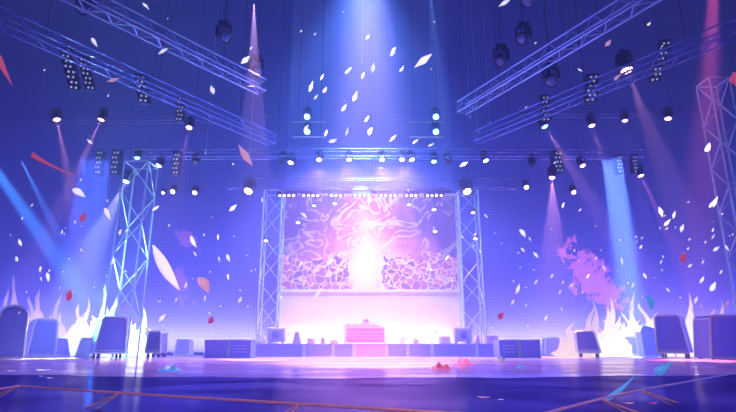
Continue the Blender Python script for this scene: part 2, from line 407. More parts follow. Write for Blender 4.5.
def case(px, wpx, top, label, name='flight_case', kind='box', dy=1.8):
    Y = YR+dy; p = P(px, 340, Y); w_ = px_w(px-wpx/2, px+wpx/2, Y, 340); h = P(px, top, Y).z-RH
    t = thing(name, label, {'flight_case': 'case', 'wedge_monitor': 'speaker', 'amp_head': 'amplifier', 'mic_stand': 'microphone stand', 'drum': 'drum'}[name], (p.x, Y, RH))
    if kind == 'box':
        MB().box((0, 0, h/2), (w_, .5, h), bev=.03).build('body', PG, t)
        for s in (-1, 1): MB().box((s*w_*.44, 0, h/2), (.05, .53, h+.01)).build('edge_strip', TRIM, t)
        MB().box((0, -.26, h*.55), (w_*.3, .04, h*.12)).build('handle', PGV, t)
    elif kind == 'wedge':
        MB().prism([(-w_/2, 0), (w_/2, 0), (w_*.22, h), (-w_*.22, h)], -.25, .25, .03).build('body', PG, t)
        MB().prism([(-w_*.36, h*.1), (w_*.36, h*.1), (w_*.16, h*.9), (-w_*.16, h*.9)], -.28, -.24).build('grille', PGV, t)
    elif kind == 'drum':
        M = Matrix.Translation((0, -.25, h/2)) @ Matrix.Rotation(-PI/2, 4, 'X')
        MB().lathe([(h/2-.03, 0), (h/2-.01, .02), (h/2-.01, .5), (h/2-.03, .52)], 20, M).build('shell', PG, t, True)
        MB().lathe([(h/2-.05, -.02), (h/2-.06, 0)], 20, M).build('head', TRIM, t)
        for s in (-1, 1): MB().tube((s*h*.3, -.1, h*.3), (s*h*.55, -.2, 0), .02).build('leg', STEEL, t)
    else:
        for k in range(3):
            a_ = 2*PI*k/3; MB().tube((0, 0, .15), (.22*math.cos(a_), .22*math.sin(a_), .0), .018).build('leg', PG, t)
        MB().tube((0, 0, .12), (0, 0, h*.8), .025).build('pole', PG, t)
        MB().tube((0, 0, h*.8), (w_*.5, -.1, h), .022).build('boom', PG, t)
        MB().tube((w_*.5, -.1, h), (w_*.75, -.14, h*.93), .045, 8, .03).build('microphone', PGV, t)
case(262, 8, 335.5, 'round drum on the platform left of the left monitor speaker', 'drum', 'drum')
case(287.5, 4, 334, 'thin microphone stand just right of the left monitor speaker', 'mic_stand', 'stand')
case(297, 9, 331.5, 'tall tapered wedge speaker third along from the left end of the platform', 'wedge_monitor', 'wedge')
case(311, 8, 338, 'low pink flight case on the platform left of the booth', 'flight_case', 'box')
case(323, 6, 337, 'small tapered wedge speaker on the platform near the booth left end', 'wedge_monitor', 'wedge')
case(334, 9, 339.5, 'flat amplifier box on the platform touching the booth left end', 'amp_head', 'box')
case(403, 10, 336.5, 'round drum on the platform right of the booth', 'drum', 'drum')
case(416, 6, 339, 'flat amplifier box on the platform between the drum and the microphone stands', 'amp_head', 'box')
case(428, 5, 334, 'microphone stand on the platform right of the flat amplifier', 'mic_stand', 'stand')
case(434, 6, 331.5, 'tall microphone stand just left of the wide flight case', 'mic_stand', 'stand')
case(445, 11, 336.5, 'wide pink flight case left of the right monitor speaker', 'flight_case', 'box')
case(477, 5, 335.5, 'small tapered wedge speaker just right of the right monitor speaker', 'wedge_monitor', 'wedge')
case(491, 13, 335.5, 'wide violet flight case at the right end of the platform', 'flight_case', 'box', 2.2)

# subwoofer pairs at the platform ends
YSUB = 26.5
def subwoofer(x0, x1, top, label, rz=0, panel=True):
    xa = P(x0, 350, YSUB).x; xb = P(x1, 350, YSUB).x; w_ = xb-xa; h = P(368, top, YSUB).z
    t = thing('subwoofer', label, 'speaker', ((xa+xb)/2, YSUB, 0), rz, 'subwoofers at the platform ends')
    MB().box((0, .55, h/2), (w_-.02, 1.1, h), bev=.03).build('cabinet', BLUE if panel else mat('sub_blue', (.24, .24, .92), .5), t)
    if panel:
        MB().box((0, -.01, h*.5), (w_*.74, .04, h*.74), bev=.01).build('grille', mat('sub_grille', (.20, .20, .92), .6, bump=.3, scale=50), t)
        for k in range(3): MB().box((0, -.035, h*(.32+.18*k)), (w_*.6, .02, .025)).build('slot_strip', TRIM, t)
    for s in (-1, 1): MB().box((s*(w_/2-.03), -.01, h/2), (.03, .05, h-.06)).build('edge_strip', TRIM, t)
    MB().box((0, -.02, h-.03), (w_-.04, .04, .03)).build('top_strip', TRIM, t)
subwoofer(204, 228.3, 339.5, 'plain violet subwoofer box at the outer left of the platform', 0, False)
subwoofer(228.6, 251.5, 339.5, 'violet subwoofer with slotted front at the platform left end')
subwoofer(498.5, 519.5, 339.5, 'violet subwoofer with slotted front at the platform right end')
subwoofer(519.8, 541, 339.5, 'plain violet subwoofer box at the outer right of the platform', 0, False)

# ------------------------------------------------------------------ freestanding stage speakers
def stage_speaker(px0, px1, top, base, label, m, lean=0.0, yaw=0.0, round_top=False, feet='caster', side_m=None):
    """a tapered cabinet with a front grille, pale edges painted as rim light and feet"""
    Y = (CAM.z)/(-(ray(368, base).z/ray(368, base).y))
    p = P((px0+px1)/2, base, Y); w_ = px_w(px0, px1, Y, base); h = P(368, top, Y).z
    fz = .24 if feet == 'caster' else .05
    t = thing('stage_speaker', label, 'speaker', (p.x, Y, 0), math.radians(yaw), None)
    w_ = w_/(abs(math.cos(math.radians(yaw)))+.62*abs(math.sin(math.radians(yaw))))
    d = max(.5, w_*.62)
    hh = h-fz; tp = .80
    L = lean*w_
    if round_top:
        out = [(-w_/2, fz), (w_/2, fz)]
        R = w_*tp/2
        for k in range(9):
            a_ = PI*k/8; out.append((L+R*math.cos(a_), fz+hh-R*.75+R*.75*math.sin(a_)))
    else:
        out = [(-w_/2, fz), (w_/2, fz), (w_*tp/2+L, fz+hh*.93), (w_*(tp/2-.07)+L, fz+hh), (-w_*(tp/2-.07)+L, fz+hh), (-w_*tp/2+L, fz+hh*.93)]
    MB().prism(out, -d*.4, d*.6, .03).build('cabinet', m, t)
    # inset grille on the front face
    cx = sum(x for x, z in out)/len(out); cz = fz+hh*.5
    g = [((x-cx-L*(0))*.86+cx, (z-cz)*.86+cz+.03) for x, z in out]
    MB().prism(g, -d*.4-.035, -d*.4+.01, .01).build('grille', side_m or m, t)
    # pale tubes along the edges stand in for backlit rims
    f = MB()
    for k in range(len(out)):
        (x1, z1), (x2, z2) = out[k], out[(k+1) % len(out)]
        f.tube((x1, -d*.4-.005, z1), (x2, -d*.4-.005, z2),   .05, 6)
    for k in range(2, len(out)):
        (x1, z1) = out[k]
        if k in (2, len(out)-1): f.tube((x1, -d*.4, z1), (x1, d*.6, z1), .035, 6)
    for s_ in (0, 1): f.tube((out[s_][0], d*.6, out[s_][1]), (out[(-1 if s_ == 0 else 2)][0], d*.6, out[(-1 if s_ == 0 else 2)][1]), .035, 6)
    f.build('trim_and_rim_light', TRIM, t)
    if feet == 'caster':
        for sx in (-1, 1):
            for sy in (-d*.28, d*.45):
                c = MB().box((sx*w_*.36, sy, fz-.03), (.16, .14, .06)).tube((sx*w_*.36, sy, fz-.02), (sx*w_*.36+.03, sy, .09), .03).build('caster', STEEL, t)
                MB().tube((sx*w_*.36-.03, sy, .09), (sx*w_*.36+.06, sy, .09), .09, 14).build('wheel', DARK, c)
        MB().box((0, -d*.4-.03, fz+.12), (w_*.92, .05, .035)).build('kick_strip', TRIM, t)
    else:
        for sx in (-1, 1):
            for sy in (-d*.3, d*.5): MB().box((sx*w_*.38, sy, .03), (.12, .12, .06)).build('foot', DARK, t)
    MB().box((L*.6, d*.6+.03, fz+hh*.6), (.3, .06, .08), bev=.02).build('handle', DARK, t)
    return t
stage_speaker(-13, 21, 306, 359, 'large round-shouldered blue speaker cut by the left edge of the picture', BLUED, .04, 42, True, 'foot', BLUE)
stage_speaker(24, 53, 319.5, 357.5, 'violet tapered speaker standing second from the left edge', VIOLET, .02, 48, False, 'foot', BLUE)
stage_speaker(56, 73, 338, 357, 'low lilac speaker leaning left in front of the flames', LILAC, -.22, 0, False, 'foot', VIOLET)
stage_speaker(77, 91, 338.5, 357, 'small lilac speaker leaning right behind the big blue castered one', LILAC, .2, 0, False, 'foot')
stage_speaker(90, 124, 317, 358, 'big blue speaker on casters in front of the bright left flames', BLUE, .03, 40, False, 'caster', BLUE)
stage_speaker(129, 144, 335.5, 356, 'pale blue tapered speaker between the two blue speakers on the left', LILAC, .08, 0, False, 'foot')
stage_speaker(145, 165, 331.5, 357.5, 'mid-sized blue speaker on casters right of the left lattice tower', BLUE, .02, -16, False, 'caster', BLUED)
stage_speaker(175, 191, 339.5, 356, 'faint violet speaker alone between the left subwoofers and blue speakers', VIOLET, .03, 0, False, 'foot')
stage_speaker(544, 561, 338, 355.5, 'faint violet speaker just right of the right subwoofers', VIOLET, 0, 0, False, 'foot')
stage_speaker(577, 601, 331.5, 357, 'violet speaker on casters leaning left below the pink wall blotches', mat('speaker_mid', (.40, .34, .9), .5), -.1, -14, False, 'caster', BLUED)
stage_speaker(600, 609, 342, 356, 'small lilac round-topped speaker tucked right of the leaning castered one', LILAC, 0, 0, True, 'foot')
stage_speaker(622, 641, 337, 356.5, 'lilac tapered speaker in front of the right flames', LILAC, -.1, 0, False, 'foot', VIOLET)
stage_speaker(642, 660, 326, 356.8, 'tall round-topped violet speaker beside the big blue castered one on the right', VIOLET, -.14, 0, True, 'foot')
stage_speaker(659, 692, 315.5, 357.5, 'big blue speaker on casters with rounded corners in front of the right flames', BLUE, -.04, -40, False, 'caster', mat('speaker_front', (.13, .21, .95), .5))
stage_speaker(688, 706, 330, 356.2, 'pale lilac tapered speaker between the two big blue speakers on the right', LILAC, .05, 0, False, 'foot')
stage_speaker(703, 744, 316, 359, 'large blue speaker cut by the right edge of the picture', BLUE, .03, 4, False, 'foot', mat('speaker_front', (.13, .21, .95), .5))

# ------------------------------------------------------------------ trusses
def truss(name, label, cat, p, q, w_, h_, panels, m, r=.035, br=.02, hang=0, group=None, up=Vector((0, 0, 1)), faces=(0, 1, 2, 3)):
    p = Vector(p); q = Vector(q); ax = (q-p).normalized(); L = (q-p).length
    sd = ax.cross(up).normalized(); u2 = sd.cross(ax).normalized()
    t = thing(name, label, cat, p, 0, group)
    cor = [sd*(sx*w_/2)+u2*(sz*h_/2) for sx, sz in ((-1, -1), (1, -1), (1, 1), (-1, 1))]
    for c in cor: MB().tube(c, c+ax*L, r, 8).build('chord', m, t)
    for k in range(panels):
        a, b = ax*(L*k/panels), ax*(L*(k+1)/panels)
        for fi in faces:
            c0, c1 = cor[fi], cor[(fi+1) % 4]
            if (k+fi) % 2: c0, c1 = c1, c0
            MB().tube(c0+a, c1+b, br, 5).build('brace', m, t)
    for e in (0, 1):
        fr = MB()
        for i in range(4): fr.tube(cor[i]+ax*(L*e), cor[(i+1) % 4]+ax*(L*e), br*1.2, 5)
        fr.build('end_frame', m, t)
    for k in range(hang):
        c = ax*(L*(k+.5)/hang)+u2*(h_/2)
        MB().tube(c, Vector((c.x, c.y, ZC-p.z)), .018, 5).build('hanging_cable', CABLE, t)
    return t
ZA = 13.5; ZB = 13.0
p1, q1 = PZ(60, -14, ZA), PZ(262, 87, ZA)
p2, q2 = PZ(-30, 5, ZB), PZ(272, 140, ZB)
p3, q3 = PZ(668, -18, ZA), PZ(462, 108, ZA)
p4, q4 = PZ(752, 22, ZB), PZ(478, 137, ZB)
truss('ceiling_truss', 'bright steel lattice truss crossing the upper left corner', 'truss', p1, q1, .62, .62, 18, TRUSSB, .045, .026, 2, 'diagonal ceiling trusses', faces=(0, 1, 3))
truss('ceiling_truss', 'dark blue lattice truss below the bright one on the left, carrying hanging arrays', 'truss', p2, q2, .62, .62, 22, TRUSS, .045, .026, 3, 'diagonal ceiling trusses', faces=(0, 1, 3))
truss('ceiling_truss', 'bright steel lattice truss rising to the top edge on the right', 'truss', p3, q3, .62, .62, 20, TRUSSB, .045, .026, 2, 'diagonal ceiling trusses', faces=(0, 1, 3))
truss('ceiling_truss', 'dark blue lattice truss on the right carrying hanging arrays and the big pink lamp', 'truss', p4, q4, .62, .62, 22, TRUSS, .045, .026, 3, 'diagonal ceiling trusses', faces=(0, 1, 3))
YU, YL = 31.5, 33.0
zu = P(368, 154, YU).z; zl = P(368, 184, YL).z
xU0, xU1 = P(126, 154, YU).x, P(642, 154, YU).x
xL0, xL1 = P(228, 184, YL).x, P(516, 184, YL).x
truss('cross_truss', 'long upper cross truss spanning the stage above the screen', 'truss', (xU0, YU, zu), (xU1, YU, zu), .5, .5, 33, TRUSS, .04, .024, 4, faces=(1, 3, 0))
truss('cross_truss', 'shorter lower cross truss right above the pink screen', 'truss', (xL0, YL, zl), (xL1, YL, zl), .5, .62, 24, TRUSS, .04, .024, 3, faces=(1, 3, 0))
zr = P(100, 118, 34).z
truss('back_truss', 'faint dark truss at the back wall under the left hanging arrays', 'truss', (P(-20, 118, 34).x, 34, zr), (P(205, 118, 34).x, 34, zr), .5, .55, 18, TRUSS, .035, .02, 2, faces=(1, 3))
zr = P(600, 112, 34).z
truss('back_truss', 'faint dark truss at the back wall behind the big pink lamp', 'truss', (P(520, 112, 34).x, 34, zr), (P(722, 112, 34).x, 34, zr), .5, .55, 16, TRUSS, .035, .02, 2, faces=(1, 3))
# lattice towers, standing on the deck
def tower(label, px, base_y, Y, top_px, w_, m, panels, r=.05, br=.028):
    x = P(px, base_y, Y).x; z = P(px, top_px, Y).z
    return truss('truss_tower', label, 'tower', (x, Y, 0), (x, Y, z), w_, w_, panels, m, r, br, 0, None, Vector((0, 1, 0)), (0, 1, 2, 3))
TLIT = mat('tower_pale', (.55, .72, 1.0), .35, .2)
tower('tall pale lattice tower on the left behind the big castered speaker', 121, 340, 28.5, 165, 1.35, TLIT, 6)
tower('tall blue lattice tower at the right edge, lit red from above', 762, 345, 22.5, 82, .95, TLIT, 12, .05, .03)
tower('pale lattice tower flanking the left side of the pink screen', 267.5, 345, 32.9, 193, 1.15, TLIT, 7)
tower('pale lattice tower flanking the right side of the pink screen', 474, 345, 32.9, 193, 1.25, TLIT, 7)

# ------------------------------------------------------------------ hanging arrays
cab_me = MB().prism([(-.26, 0), (.26, 0), (.24, -.20), (-.24, -.20)], -.28, .28, .02).build('cabinet', DARK)
dot_me = MB().lathe([(.05, 0), (.05, .03), (.03, .045)], 8, Matrix.Rotation(PI/2, 4, 'X')).build('lens', DOT_L)
CABM, DOTM = cab_me.data, dot_me.data
bpy.data.objects.remove(cab_me); bpy.data.objects.remove(dot_me)
def child(name, data, parent, M):
    o = bpy.data.objects.new(name, data); COL.objects.link(o); o.parent = parent; o.matrix_local = M; return o
def hanging_array(px, py, Y, n, wpx, hpx, label, curve=.12, yaw=0, lean=0.0, hook=None):
    p = P(px, py, Y); s = wpx/13*Y/525*13/.52; dh = hpx*Y/525/n*1.04
    t = thing('hanging_array', label, 'speaker array', p, math.radians(yaw), 'hanging arrays')
    y = 0; z = 0; a = 0
    for k in range(n):
        a = curve*k*.5
        M = Matrix.Translation((lean*k*dh, y, z)) @ Matrix.Rotation(a*.8, 4, 'X') @ Matrix.Diagonal((s, s*.9, dh/.205, 1))
        c = child('cabinet', CABM, t, M)
        for j in range(2):
            child('lens', DOTM, c, Matrix.Translation(((-.13 if (k % 2) else -.06)+.19*j, -.285, -.10)) @ Matrix.Diagonal((1, 1, 1.0 if dh > .2 else 1.0, 1)))
        z -= dh*math.cos(a); y += dh*math.sin(a)*.6
    MB().box((0, 0, .07), (s*.55, s*.45, .08)).build('top_frame', CABLE, t)
    hz = (hook if hook else p.z+.8)-p.z
    for sx in (-1, 1): MB().tube((sx*s*.18, 0, .1), (sx*s*.18, 0, hz), .016, 5).build('chain', CABLE, t)
hanging_array(67, 52, 21.5, 8, 13, 42, 'big dark hanging array highest on the left, dotted with pale lenses', .14, 18, .34, 13.0)
hanging_array(84, 60, 22.5, 7, 11, 34, 'dark hanging array behind and right of the big left one', .10, 18, .34, 13.0)
hanging_array(141, 78, 24.3, 6, 13, 29, 'dotted hanging array on the dark left truss, middle of three', .10, 14, .26, 13.0)
hanging_array(182, 99, 26.6, 6, 9, 26, 'slim dotted hanging array at the lower end of the dark left truss', .06, 8, .0, 13.0)
hanging_array(664, 44, 21.8, 8, 12, 42, 'big dotted hanging array highest on the right', .14, -18, -.36, 13.0)
hanging_array(591, 78, 24.6, 6, 14, 29, 'wide dotted hanging array above the pink lamp on the right truss', .08, -10, -.16, 13.0)
hanging_array(544, 98, 27.0, 6, 11, 28, 'dotted hanging array nearest the centre on the right truss', .06, -8, .0, 13.0)
for px, py, hp, wp, lb in ((101.5, 152, 25, 8, 'dark dotted cluster hanging outermost under the left end of the upper cross truss'),
                       (118, 152, 25, 9, 'dark dotted cluster hanging at the top of the left lattice tower'),
                       (178, 154, 23, 8, 'dark dotted cluster on the upper cross truss right of the left tower'),
                       (556, 153, 22, 10, 'dark dotted cluster on the upper cross truss with a pink beam below'),
                       (617, 157, 18, 8, 'dark dotted cluster second from the right end of the upper cross truss'),
                       (633, 157, 18, 7, 'dark dotted cluster at the right end of the upper cross truss')):
    hanging_array(px, py, YU, 5, wp, hp, lb, .05, 0, 0, zu-.2)

# ------------------------------------------------------------------ lamps
def head_lamp(pos, d, label, lens=WHITE_L, size=1.0, group='stage lamps', up=.55, name='moving_head_lamp', back=0):
    """clamp base, U-shaped yoke, tapered head and glowing lens; hangs from pos, points along d"""
    d = Vector(d).normalized(); t = thing(name, label, 'lamp', pos, 0, group)
    s = size
    MB().box((0, 0, -.08*s), (.36*s, .3*s, .16*s), bev=.02).build('base', DARK, t)
    if back: MB().tube((0, 0, -.08), (0, back, -.08), .05, 6).build('wall_arm', CABLE, t)
    else: MB().tube((0, 0, 0), (0, 0, up), .03, 6).build('clamp', CABLE, t)
    y = MB()
    for sx in (-1, 1): y.box((sx*.25*s, 0, -.34*s), (.05*s, .12*s, .42*s))
    y.box((0, 0, -.17*s), (.54*s, .14*s, .05*s)); y.build('yoke', DARK, t)
    c = Vector((0, 0, -.48*s)); M = Matrix.Translation(c) @ d.to_track_quat('Z', 'Y').to_matrix().to_4x4()
    h = MB().lathe([(.10*s, -.30*s), (.17*s, -.26*s), (.19*s, -.05*s), (.21*s, .22*s), (.23*s, .30*s), (.20*s, .305*s), (.19*s, .25*s)], 16, M).build('head', DARK, t, True)
    MB().lathe([(.185*s, .255*s), (.15*s, .30*s), (.05*s, .325*s)], 16, M).build('lens', lens, h, True)
    return Vector(pos)+c+d*(.36*s)
def lamp_at(px, py, Y, dpx, label, lens=WHITE_L, size=1.0, hook=None, **k):
    """the lens is seen at px,py; points towards the pixel offset dpx (dx, dy) and a little to the camera"""
    d = Vector((dpx[0], -abs(dpx[2]) if len(dpx) > 2 else -.35, -dpx[1]))
    L = P(px, py, Y); dn = d.normalized()
    pos = L-dn*(.3*size)+Vector((0, 0, .48*size))
    up = max(.2, (hook if hook else pos.z+.55)-pos.z)
    return head_lamp(pos, d, label, lens, size, up=up, **k), dn
ul = [(281, 161, (-.5, 1), DARK, 'dark lamp turned away at the left end of the lamps on the upper cross truss'),
      (290.5, 163, (-.2, 1), WHITE_L, 'small lit lamp beside the dark turned lamp on the upper cross truss'),
      (319, 160, (0, 1), WHITE_L, 'bright white lamp on the upper cross truss over the screen left part'),
      (349, 160, (.1, 1), PINK_L, 'pink-lit lamp on the upper cross truss just left of centre'),
      (382, 160, (0, 1), WHITE_L, 'white lamp on the upper cross truss just right of centre'),
      (402, 160, (-.1, 1), WHITE_L, 'brightest white lamp on the upper cross truss over the screen right part'),
      (412, 160, (.3, 1), WHITE_L, 'small white lamp close beside the brightest one on the upper cross truss'),
      (434, 162, (0, 1), CYAN_L, 'blue-lit lamp on the upper cross truss near its dark box neighbour'),
      (450, 162, (.5, 1), DARK, 'dark lamp turned away right of the blue-lit one on the upper cross truss'),
      (486, 161, (.3, 1), WHITE_L, 'lone small lamp on the upper cross truss right of the screen'),
      (158.5, 166, (-.2, 1), WHITE_L, 'white lamp glowing on the upper cross truss above the left lattice tower right side'),
      (195, 163, (0, 1), DARK, 'small dark lamp on the upper cross truss right of the dotted left cluster'),
      (137, 158, (.2, 1), CYAN_L, 'small blue-lit lamp at the top of the left lattice tower'),
      (583, 166, (.2, 1), PINK_L, 'round pink glowing lamp on the right half of the upper cross truss'),
      (533, 165, (0, 1), DARK, 'small dark lamp on the upper cross truss left of the pink-beam cluster')]
for px, py, d, ln, lb in ul:
    lamp_at(px, py, YU-.1, (d[0], d[1], .5), lb, ln, .95, zu-.15)
for px, py, d, lb in ((248, 191.5, (-.15, 1), 'dark lamp with a wide white lens at the left end of the lower cross truss'),
                      (467.5, 192, (.15, 1), 'dark lamp with a wide white lens at the right end of the lower cross truss')):
    lamp_at(px, py, YL-.3, (d[0], d[1], .8), lb, WHITE_L, 1.45, zl-.2)
# four-bulb blinder bars on the lower truss
def blinder(px, py, n, label):
    p = P(px, py, YL-.1); t = thing('blinder_bar', label, 'lamp', p, 0, 'blinder bars on the lower truss')
    w_ = .30*n+.1
    MB().box((0, 0, .12), (w_, .3, .3), Matrix.Rotation(-.35, 3, 'X'), .03).build('housing', DARK, t)
    for s in (-1, 1): MB().tube((s*w_*.4, 0, .2), (s*w_*.4, 0, max(.4, zl-.25-p.z)), .025, 6).build('bracket', CABLE, t)
    for k in range(n):
        x = (k-(n-1)/2)*.30
        M = Matrix.Translation((x, -.14, -.0)) @ Matrix.Rotation(PI/2+.6, 4, 'X')
        MB().lathe([(.07, -.03), (.075, .05), (.04, .07)], 12, M).build('bulb', WHITE_L, t, True)
for px, n, lb in ((287, 4, 'four-bulb blinder bar leftmost of those over the screen'), (311, 4, 'four-bulb blinder bar second from the left over the screen'),
                  (336, 3, 'three-bulb blinder bar left of the screen centre'), (362, 4, 'four-bulb blinder bar over the screen centre'),
                  (388, 4, 'four-bulb blinder bar right of the screen centre'), (411, 3, 'three-bulb blinder bar second from the right over the screen'),
                  (434, 4, 'four-bulb blinder bar rightmost of those over the screen')):
    blinder(px, 196, n, lb)
# lamps with beams
BEAM = []
def beam_lamp(px, py, Y, tx, ty, label, col=(1, .36, .46), power=900, deg=9, lens=PINK_L, size=1.0, hook=None, toward=.25):
    T = P(tx, ty, Y-toward*3); L = P(px, py, Y); d = (T-L).normalized()
    pos = L-d*(.3*size)+Vector((0, 0, .48*size))
    up = max(.2, (hook if hook else pos.z+.55)-pos.z)
    tip = head_lamp(pos, d, label, lens, size, up=up)
    spot(tip+d*.03, tip+d*5, col, power*12, deg, .5, .05)
    return tip
hb = P(100, 118, 34).z-.25
beam_lamp(57, 120, 33.6, 66, 165, 'outer pink lamp on the back truss at the left, beam falling down right', power=5000, size=1.2, hook=hb)
beam_lamp(101, 120, 33.6, 80, 165, 'inner pink lamp on the back truss at the left, beam falling down left', power=6000, size=1.2, hook=hb)
beam_lamp(189, 128, 27.5, 184, 150, 'pink lamp under the slim hanging array on the left truss', power=800, size=.9, hook=13.0, deg=14)
hb = P(600, 112, 34).z-.25
beam_lamp(627, 71, 23.5, 645, 118, 'largest pink lamp, under the dark right truss', power=2500, size=1.5, hook=13.0, deg=12)
beam_lamp(592, 126, 33.6, 604, 160, 'pink lamp right of the wide dotted array on the right back truss', power=4500, size=1.2, hook=hb)
beam_lamp(625, 121, 33.6, 633, 160, 'small pink lamp on the right back truss, second from its right end', power=2500, size=1.0, hook=hb, deg=6)
beam_lamp(668, 119, 33.6, 668, 160, 'pink lamp at the right end of the right back truss', power=400, size=1.2, hook=hb)
beam_lamp(545, 127, 27.0, 566, 160, 'blue-tinged lamp below the dotted array nearest the centre, with a pink slanting beam', power=3500, lens=CYAN_L, size=1.0, hook=13.0, deg=11)
beam_lamp(552, 178, YU-.2, 553, 215, 'pink lamp under the dotted cluster on the upper cross truss', power=4500, hook=zu, deg=20)
beam_lamp(641, 176, YU-.2, 658, 212, 'red lamp at the far right end of the upper cross truss with a slanting beam', col=(1, .2, .35), power=4000, hook=zu, deg=9, lens=PINK_L)
beam_lamp(126, 182, YU-2.5, 112, 210, 'white lamp on the left lattice tower throwing a beam down left', col=(.9, .8, 1), power=4000, hook=zu-.5, deg=20, lens=WHITE_L)
# tiny glowing lamps on the wall behind the trusses
for px, py, lb in ((163, 193, 'tiny glowing lamp on the back wall left row, outermost'), (172.5, 192, 'small glowing lamp on the back wall left row, middle one'),
                   (194.5, 193, 'glowing oval lamp on the back wall left row, innermost'), (526.5, 187.5, 'glowing oval lamp on the back wall right row, nearest the screen'),
                   (574, 192.5, 'glowing pink oval lamp on the back wall right row, outermost')):
    lamp_at(px, py, 36.0, (0, 1, 1.2), lb, PINK_L if px > 570 else WHITE_L, .9 if px > 170 else .6, None, name='wall_lamp', back=.7)
# pendant spots in front of the screen edges
for px, py, lb, pw in ((266, 240, 'pendant lamp hanging on the left flanking tower', 500), (298, 222, 'pendant lamp hanging before the screen left edge', 600),
                   (434, 209, 'upper pendant lamp hanging before the screen right edge', 500), (435, 231, 'lower pendant lamp hanging before the screen right edge', 500),
                   (473, 212, 'upper pendant lamp on the right flanking tower', 500), (475.5, 238, 'lower pendant lamp on the right flanking tower', 600),
                   (314, 205, 'bluish pendant lamp hanging over the screen left half', 400), (335, 203, 'pale pendant lamp hanging near the screen left middle', 300),
                   (409, 204, 'bluish pendant lamp hanging over the screen right half', 400)):
    Yp = 32.4; p = P(px, py, Yp); t = thing('pendant_lamp', lb, 'lamp', p, 0, 'pendant lamps before the screen')
    bl = 'bluish' in lb
    MB().lathe([(.06, .30), (.10, .26), (.20, .02), (.21, -.02), (.18, -.02)], 14).build('lamp_shade', DARK, t, True)
    MB().lathe([(.13, 0), (.12, -.06), (.06, -.10)], 14).build('bulb', CYAN_L if bl else WHITE_L, t, True)
    MB().tube((0, 0, .28), (0, 0, zl-p.z), .012, 5).build('cord', CABLE, t)
    spot(p+Vector((0, 0, -.14)), p+Vector((0, 0, -5)), (.3, .6, 1) if bl else (1, .6, .9), pw*4, 26, .6, .06)
# upper hanging bars with blue lamps, either side of the scrim
for x0, x1, y0, y1, lx, sd in ((293, 326, 122, 137, 307, 'left'), (409, 443, 122, 137, 436, 'right')):
    for yy, wd in ((y0, 'upper'), (y1, 'lower')):
        a = P(x0, yy, 34.5); b = P(x1, yy, 34.5)
        t = thing('light_bar', '%s thin pale light bar hanging on the %s of the mesh scrim' % (wd, sd), 'light bar', a, 0, 'thin bars before the scrim')
        MB().tube((0, 0, 0), b-a, .05, 8).build('tube', TLIT, t)
        for k in (.15, .85): MB().tube((b-a)*k, (b-a)*k+Vector((0, 0, ZC-a.z)), .012, 5).build('hanging_cable', CABLE, t)
        lamp_at(lx, yy-5, 34.3, (0, 1, 1.2), 'blue lamp on the %s bar %s of the mesh scrim' % (wd, sd), CYAN_L, 1.2, None)
# dark winch-like lamp clusters near the top
for px, py, Y, lb, dd in ((226, 38, 26, 'dark lamp with pale fins hanging high beside the bright left truss', (.6, 1)), (258, 72, 27, 'dark lamp hanging at the end of the bright left truss', (.5, 1)),
                      (80, 8, 19, 'dark lamp with pale dots at the top edge left of the bright truss', (-.4, 1)),
                      (522, 40, 25, 'large dark lamp with pale fins hanging high beside the bright right truss', (-.5, 1)), (500, 62, 26, 'dark lamp hanging below the finned one near the bright right truss', (-.4, 1)),
                      (552, 82, 25, 'dark lamp hanging under the middle of the bright right truss', (-.2, 1)), (528, 2, 22, 'dark lamp at the top edge right of the centre', (-.5, 1))):
    tip, dn = lamp_at(px, py, Y, (*dd, .6), lb, mat('lens_dark', (.12, .16, .5), .15), 1.6, ZC-.04)
    hd = tip
    t = [c for c in COL.objects if c.get('label') == lb][0]
    for k in range(5): MB().box((.06*k-.12, -.36, -.62-.05*k), (.035, .16, .34), Matrix.Rotation(.3*dd[0], 3, 'Y')).build('fin', TRUSSB, t)

# thin hanging cables
for px, y1, Y in ((362, 60, 33), (206, 150, 30), (250, 150, 33), (478, 130, 31), (490, 120, 30), (470, 115, 32)):
    p = P(px, y1, Y)
    mb = MB().tube(p, (p.x, p.y, ZC), .016, 6); mb.lathe([(.05, -.2), (.07, -.1), (.03, 0)], 8, Matrix.Translation(p))
    o = mb.build('hanging_wire', TLIT)
    tag(o, {362: 'thin weighted wire hanging straight down at the top centre', 206: 'thin wire falling from the left truss towards the stage', 250: 'thin wire falling beside the pink cone beam on the left',
            478: 'middle one of three thin wires left of the bright right truss', 490: 'thin wire hanging closest to the bright right truss', 470: 'thin wire hanging closest to the scrim on its right'}[px], 'wire', 'thin hanging wires')

